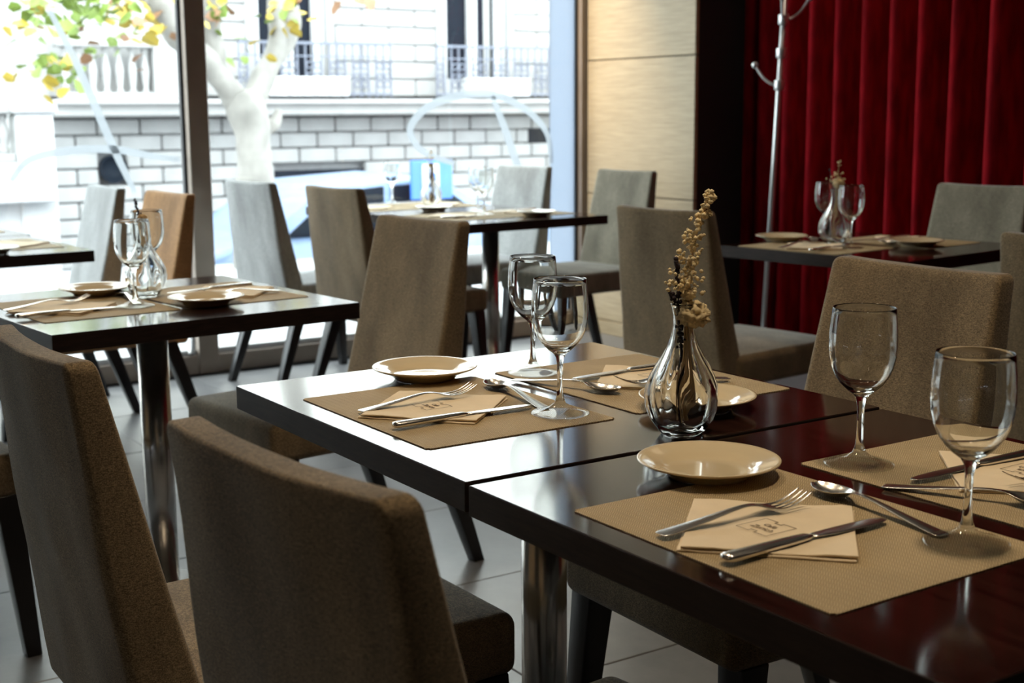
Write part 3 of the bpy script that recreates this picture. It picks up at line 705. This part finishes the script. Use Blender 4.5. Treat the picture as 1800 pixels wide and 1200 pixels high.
# ------------------------------------------------------------ outside
struct('pavement', -9.6, -4.64, -14, 24, -.30, -.13, M['pave'])
struct('road', -19, -9.6, -14, 40, -1.15, -1.0, M['asphalt'])
struct('kerb', -9.9, -9.6, -14, 40, -1.05, -.13, M['stone_grey'])
FX = -18.
fac = struct('wall_facade', FX-1.2, FX-.19, -12, 40, -1.1, 13, M['joint'])
# lower rusticated blocks as parts, only what the window shows
def ashlar(z0, rows, hh, y0, y1, L, mt, holes=(), gap=.020, xo=0):
    lib = {}
    for r in range(rows):
        z = z0+r*hh; y = y0-(L/2 if r % 2 else 0)
        while y < y1:
            a, b = max(y, y0), min(y+L, y1); y += L
            if b-a < .12: continue
            segs = [(a, b)]
            for (h0, h1, k0, k1) in holes:
                if z+hh*.5 > k0 and z+hh*.5 < k1:
                    ns = []
                    for (p, q) in segs:
                        if q <= h0 or p >= h1: ns.append((p, q))
                        else:
                            if h0-p > .08: ns.append((p, h0))
                            if q-h1 > .08: ns.append((h1, q))
                    segs = ns
            for (p, q) in segs:
                w = round(q-p, 2)
                if w not in lib:
                    bm = B(); bx(bm, 0, .14, 0, w-gap, 0, hh-gap, .018); lib[w] = obj('stone_block', bm, mt, None, False).data; o = bpy.data.objects[-1] if False else None
                    for ob in [ob for ob in COL.objects if ob.data is lib[w]]: COL.objects.unlink(ob); bpy.data.objects.remove(ob)
                o = link('stone_block', lib[w], None, fac, (FX-.13+xo+random.uniform(-.006, .006), p+gap/2, z+gap/2))
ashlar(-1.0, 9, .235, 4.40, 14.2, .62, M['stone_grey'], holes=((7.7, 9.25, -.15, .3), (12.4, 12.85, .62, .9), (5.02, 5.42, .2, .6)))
wins = [(7.42, 8.62, 1.45, 4.2), (10.7, 11.95, 1.45, 4.2)]
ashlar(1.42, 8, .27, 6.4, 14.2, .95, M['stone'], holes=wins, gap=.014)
o = box('upper_wall', FX-.12, FX-.01, -12, 40, 3.58, 12, M['render'], fac)
o = box('side_wall', FX-.12, FX+.0, -12, 4.40, -1.1, 3.58, M['stone'], fac); o = box('side_wall', FX-.12, FX, 14.2, 40, -1.1, 3.58, M['stone'], fac)
o = box('terrace_wall', FX-.12, FX-.02, 4.4, 6.4, 1.42, 3.58, M['stone'], fac)
o = box('cornice', FX-.1, FX+.55, 4.30, 40, 1.14, 1.36, M['stone'], fac, .03)
o = box('cornice', FX-.1, FX+.68, 4.25, 40, 1.30, 1.375, M['stone'], fac, .02)
bm = B(); lathe(bm, [(0, 0), (.17, 0), (.17, .05), (.20, .05), (.20, -.04), (0, -.04)], 28); 
for v in bm.verts: v.co = Vector((v.co.z, v.co.x, v.co.y))+Vector((FX-.02, 5.22, .4))
o = obj('round_vent', bm, M['dark_glass'], fac); o['label'] = 'round dark vent opening'
o = box('basement_window', FX-.18, FX-.06, 7.7, 9.25, -.15, .3, M['dark_glass'], fac)
o = box('small_vent', FX-.18, FX-.06, 12.4, 12.85, .62, .9, M['dark_glass'], fac)
for i, (a, b_, z0, z1) in enumerate(wins):
    w = thing('balcony_window', ['tall dark window partly behind the tree trunk', 'tall dark window with a white centre bar above the oval stroke'][i], 'window', (FX-.1, a, z0)); w['kind'] = 'structure'
    del w['category']
    def b2(nm, x0, x1, y0, y1, zz0, zz1, mt): return box(nm, x0, x1, y0, y1, zz0, zz1, mt, w, .005)
    D_ = b_-a; Hh = z1-z0
    b2('pane', -.05, -.03, .05, D_-.05, .02, Hh, M['dark_glass'])
    for yy in ((0, .12), (D_/2-.1, D_/2+.08), (D_-.2, D_)): b2('window_frame', -.03, .06, yy[0], yy[1], 0, Hh, M['white_paint'])
    b2('window_panel', -.03, .05, 0, D_, 0, .26, M['white_paint'])
    b2('surround', 0, .16, -.12, 0, 0, Hh, M['stone']); b2('surround', 0, .16, D_, D_+.12, 0, Hh, M['stone'])
    if i == 1: b2('drape', -.028, -.02, D_*.70, D_*.80, .2, Hh, M['stone'])
def railing(y0, y1, label):
    t = thing('balcony_railing', label, 'railing', (FX+.5, y0, 1.38)); L = y1-y0
    box('top_rail', -.03, .03, 0, L, .80, .84, M['iron'], t); box('bottom_rail', -.02, .02, 0, L, .06, .09, M['iron'], t)
    box('middle_rail', -.012, .012, 0, L, .62, .64, M['iron'], t)
    n = int(L/.13); bar = None; ring = None; y = .02
    for k in range(n+1):
        y = L*k/n
        if bar is None:
            bm = B(); bx(bm, -.011, .011, -.011, .011, .02, .80); o = obj('baluster', bm, M['iron'], t, False); bar = o.data
        else: o = link('baluster', bar, None, t)
        o.location = (0, y, 0)
        if k < n and (k % 3 != 1):
            if ring is None:
                bm = B()
                for cz, rr in ((.22, .05), (.34, .045), (.50, .05)):
                    tube(bm, [(0, math.cos(a)*rr, cz+math.sin(a)*rr) for a in [2*PI*j/14 for j in range(14)]]+[(0, rr, cz)], .013, 5)
                o = obj('scroll', bm, M['iron'], t); ring = o.data
            else: o = link('scroll', ring, None, t)
            o.location = (0, y+L/n/2, 0)
railing(6.98, 9.48, 'wrought iron balcony railing beside the tree trunk'); railing(10.3, 13.4, 'wrought iron balcony railing above the oval window stroke')
for y0, y1, lab in ((7.35, 8.65, 'white planter box on the balcony beside the tree trunk'), (10.75, 11.95, 'white planter box on the balcony above the oval window stroke')):
    t = thing('planter_box', lab, 'planter', (FX+.62, y0, 1.42)); L = y1-y0
    bm = B(); bx(bm, -.08, .08, 0, L, 0, .26, .012, 2); obj('trough', bm, M['white_paint'], t, False)
    box('rim', -.095, .095, -.015, L+.015, .25, .285, M['white_paint'], t, .006)
    for k in range(6): box('divider', .078, .092, L*(k+.5)/6-.015, L*(k+.5)/6+.015, .01, .25, M['white_paint'], t, .003)
# pale balustrade on the upper terrace
def balustrade(x, y0, y1, z0, h, label, cap=.10, n=None, pedestal=None):
    t = thing('stone_balustrade', label, 'balustrade', (x, y0, z0)); L = y1-y0
    box('coping', -.13, .13, -.05, L+.05, h-cap, h, M['stone'], t, .02); box('plinth', -.11, .11, 0, L, 0, .09, M['stone'], t, .01)
    bm = B(); hh = h-cap-.09; lathe(bm, [(0, 0), (.055, 0), (.055, .03), (.035, .05), (.06, .16*hh/.45), (.066, .22*hh/.45), (.05, .30*hh/.45), (.028, hh-.07), (.05, hh-.03), (.05, hh), (0, hh)], 16)
    n = n or int(L/.17); first = obj('baluster', bm, M['stone'], t, True, (0, L/n/2, .09))
    for k in range(1, n): link('baluster', first.data, None, t, (0, L*(k+.5)/n, .09))
    return t
balustrade(FX+.3, 4.45, 5.75, 1.38, .80, 'pale stone balustrade on the upper terrace behind leaves')
box('pedestal', -.12, .12, 1.3, 2.0, 0, .78, M['stone'], [o for o in COL.objects if o.name == 'stone_balustrade'][0], .01)
t = balustrade(-13, 1.9, 2.66, .70, .58, 'low stone balustrade beside its pedestal wall')
pd_ = thing('pedestal_wall', 'white rendered wall with a pedestal end and ledge, edge facing the road', 'wall', (-13, 0, -1)); pd_['kind'] = 'structure'; del pd_['category']
box('wall_body', -.12, .12, -2, 2.66, 0, 1.7, M['white_paint'], pd_); box('end_post', -.16, .16, 2.66, 3.03, 0, 2.18, M['white_paint'], pd_, .02); box('post_cap', -.2, .2, 2.62, 3.07, 2.18, 2.29, M['white_paint'], pd_, .03)
box('ledge', -.1, .34, 0.5, 2.98, 1.30, 1.48, M['white_paint'], pd_, .02)
# bush behind
def leafmesh(s):
    return mesh('leaf', [(0, 0, 0), (s*.5, s*.35, .1*s), (s*.35, s*.9, 0), (0, s*1.15, -.12*s), (-s*.35, s*.9, 0), (-s*.5, s*.35, .1*s), (0, s*.5, .0)],
                [(0, 1, 6), (1, 2, 6), (2, 3, 6), (3, 4, 6), (4, 5, 6), (5, 0, 6)], False)
LM = {}
for nm, mt in (('g', 'leaf'), ('y', 'leaf_yellow'), ('b', 'leaf_brown')):
    LM[nm] = leafmesh(.115); LM[nm].materials.append(M[mt])
bs = thing('bush', 'bright green bush behind the low balustrade', 'bush', (-14.3, 2.25, -1)) 
bm = B()
for k in range(420):
    c = Vector((random.gauss(0, .22), random.gauss(0, .26), 1.75+random.gauss(0, .38))); a = random.random()*6
    s = .11; d = Vector((math.cos(a), math.sin(a), random.uniform(-.2, .9))).normalized(); sd_ = d.cross(Vector((0, 0, 1))).normalized()*.02
    vs = [bm.verts.new(c-sd_), bm.verts.new(c+d*s*.5-sd_*1.4), bm.verts.new(c+d*s), bm.verts.new(c+d*s*.5+sd_*1.4), bm.verts.new(c+sd_)]; bm.faces.new(vs)
o = obj('foliage', bm, M['leaf'], bs, False, recalc=False); o['kind'] = 'stuff'
bm = B(); tube(bm, [(0, 0, 0), (0, .02, .8), (.03, 0, 1.7)], [.05, .04, .02], 8); obj('stem', bm, M['bark'], bs)
# plane tree
tr = thing('plane_tree', 'pale barked plane tree with forked trunk and yellow green leaves', 'tree', (-9.5, 3.75, -.3))
o3 = Vector((9.5, -3.75, .3))
def limb(bm, pts, rads, n=12):
    P = spline([Vector(p)+o3 for p in pts], 6); k = len(P); rr = []
    for i in range(k):
        s = i/(k-1)*(len(rads)-1); a = int(s); f = s-a; rr.append(rads[a]*(1-f)+rads[min(a+1, len(rads)-1)]*f)
    tube(bm, P, rr, n)
def limb_o(nm, pts, rads):
    bm = B(); limb(bm, pts, rads)
    for v in bm.verts: v.co += Vector((noise.noise(v.co*5), noise.noise(v.co*5+Vector((9, 0, 0))), 0))*.035
    return obj(nm, bm, M['bark'], tr)
limb_o('trunk', [(-9.5, 3.74, -.3), (-9.5, 3.76, .3), (-9.5, 3.77, .9), (-9.5, 3.72, 1.22), (-9.5, 3.68, 1.36)], [.20, .17, .15, .17, .14])
limb_o('branch', [(-9.5, 3.70, 1.15), (-9.5, 3.86, 1.42), (-9.5, 4.03, 1.75), (-9.48, 4.02, 2.05), (-9.45, 3.98, 2.5), (-9.4, 4.1, 3.4)], [.11, .11, .085, .08, .075, .05])
limb_o('branch', [(-9.5, 3.95, 1.55), (-9.5, 4.13, 1.80), (-9.5, 4.16, 2.05), (-9.55, 4.08, 2.3), (-9.6, 4.3, 3.5)], [.07, .08, .07, .07, .05])
limb_o('branch', [(-9.5, 3.68, 1.2), (-9.5, 3.50, 1.48), (-9.5, 3.44, 1.8), (-9.5, 3.42, 2.3), (-9.5, 3.3, 3.4)], [.10, .09, .085, .08, .05])
limb_o('branch', [(-9.5, 3.62, 1.3), (-9.42, 3.36, 1.60), (-9.4, 3.14, 1.78), (-9.35, 2.92, 2.08), (-9.3, 2.7, 2.6)], [.09, .10, .11, .10, .08])
limb_o('branch', [(-9.4, 3.08, 1.9), (-9.3, 2.7, 2.12), (-9.2, 2.2, 2.25)], [.05, .035, .015]); limb_o('branch', [(-9.5, 3.86, 1.0), (-9.48, 3.95, 1.08), (-9.46, 4.0, 1.2)], [.05, .06, .03])
def leaves(n, c, sp, kinds):
    for k in range(n):
        p = Vector((c[0]+random.gauss(0, .25), c[1]+random.gauss(0, sp[0]), c[2]+random.gauss(0, sp[1])))+o3
        o = link('leaf', LM[random.choice(kinds)], None, tr, p); o.rotation_euler = (random.uniform(-1, 1), random.uniform(-1, 1), random.random()*6.28); s = random.uniform(.6, 1.15); o.scale = (s, s, s)
leaves(70, (-9.2, 2.25, 2.0), (.22, .10), 'ggggy'); leaves(40, (-9.2, 2.6, 1.92), (.20, .12), 'gyyb'); leaves(30, (-9.2, 2.05, 1.72), (.14, .14), 'ggy'); leaves(22, (-9.2, 2.08, 1.5), (.16, .07), 'ggy')
leaves(10, (-9.3, 2.55, 1.62), (.12, .05), 'gb'); leaves(8, (-9.2, 3.05, 1.95), (.05, .12), 'yb'); leaves(14, (-9.3, 3.42, 1.98), (.08, .12), 'gyb'); leaves(26, (-9.2, 3.96, 1.98), (.07, .07), 'yyyg'); leaves(6, (-9.3, 3.75, 1.65), (.03, .08), 'gy')
leaves(8, (-9.2, 4.45, 2.12), (.25, .02), 'b')
# parked car
car = thing('parked_car', 'pale blue parked car seen between the window chairs', 'car', (-11, 5.4, -1.0))
def prism(bm, pts, x0, x1, bev=.05):
    a = [bm.verts.new((x0, y, z)) for y, z in pts]; b = [bm.verts.new((x1, y, z)) for y, z in pts]; n = len(pts)
    bm.faces.new(a); bm.faces.new(b[::-1])
    for i in range(n): bm.faces.new((a[i], a[(i+1) % n], b[(i+1) % n], b[i]))
    if bev: bmesh.ops.bevel(bm, geom=list(bm.edges), offset=bev, segments=3, affect='EDGES', profile=.6)
bm = B(); prism(bm, [(-1.95, .30), (-1.98, .75), (-1.75, .95), (-1.25, 1.02), (-.65, 1.50), (.55, 1.56), (1.30, 1.12), (1.95, .98), (2.05, .62), (2.02, .30)], -.85, .85, .07); obj('body', bm, M['car'], car)
bm = B(); prism(bm, [(-1.08, 1.04), (-.58, 1.44), (-.05, 1.48), (-.05, 1.04)], .80, .868, .01); obj('side_window', bm, M['dark_glass'], car)
bm = B(); prism(bm, [(.03, 1.04), (.03, 1.48), (.52, 1.50), (1.14, 1.10)], .80, .868, .01); obj('side_window', bm, M['dark_glass'], car)
for y in (-1.25, 1.3):
    bm = B(); lathe(bm, [(0, -.1), (.30, -.1), (.32, -.06), (.32, .08), (.29, .11), (.21, .11), (.20, .09), (0, .10)], 32)
    for v in bm.verts: v.co = Vector((v.co.z+.80, v.co.x+y, v.co.y+.32))
    w = obj('wheel', bm, M['rubber'], car)
    bm = B(); lathe(bm, [(0, .115), (.18, .112), (.19, .10), (.19, .09), (0, .09)], 32)
    for v in bm.verts: v.co = Vector((v.co.z+.80, v.co.x+y, v.co.y+.32))
    obj('hub_cap', bm, M['white_paint'], w)
box('tail_light', .80, .87, -1.93, -1.80, .66, .80, M['orange'], car, .01)
box('side_strip', .84, .872, -1.0, 1.0, .55, .60, M['white_paint'], car)
# blue sign
sg = thing('street_sign', 'blue and white street sign standing beyond the window carafe', 'sign', (-9.95, 5.77, -1.0))
box('sign_board', -.02, .02, -.23, .22, 1.35, 1.72, M['blue'], sg, .006)
bm = B(); bx(bm, .0205, .026, -.12, .07, 1.352, 1.69, .01); obj('white_figure', bm, M['white_paint'], sg)
bm = B(); bx(bm, .0265, .030, -.02, .03, 1.50, 1.60, .01); obj('blue_mark', bm, M['blue'], sg)
bm = B(); tube(bm, [(0, -.01, 0), (0, -.01, 1.3)], .03, 10); obj('post', bm, M['coat_metal'], sg)
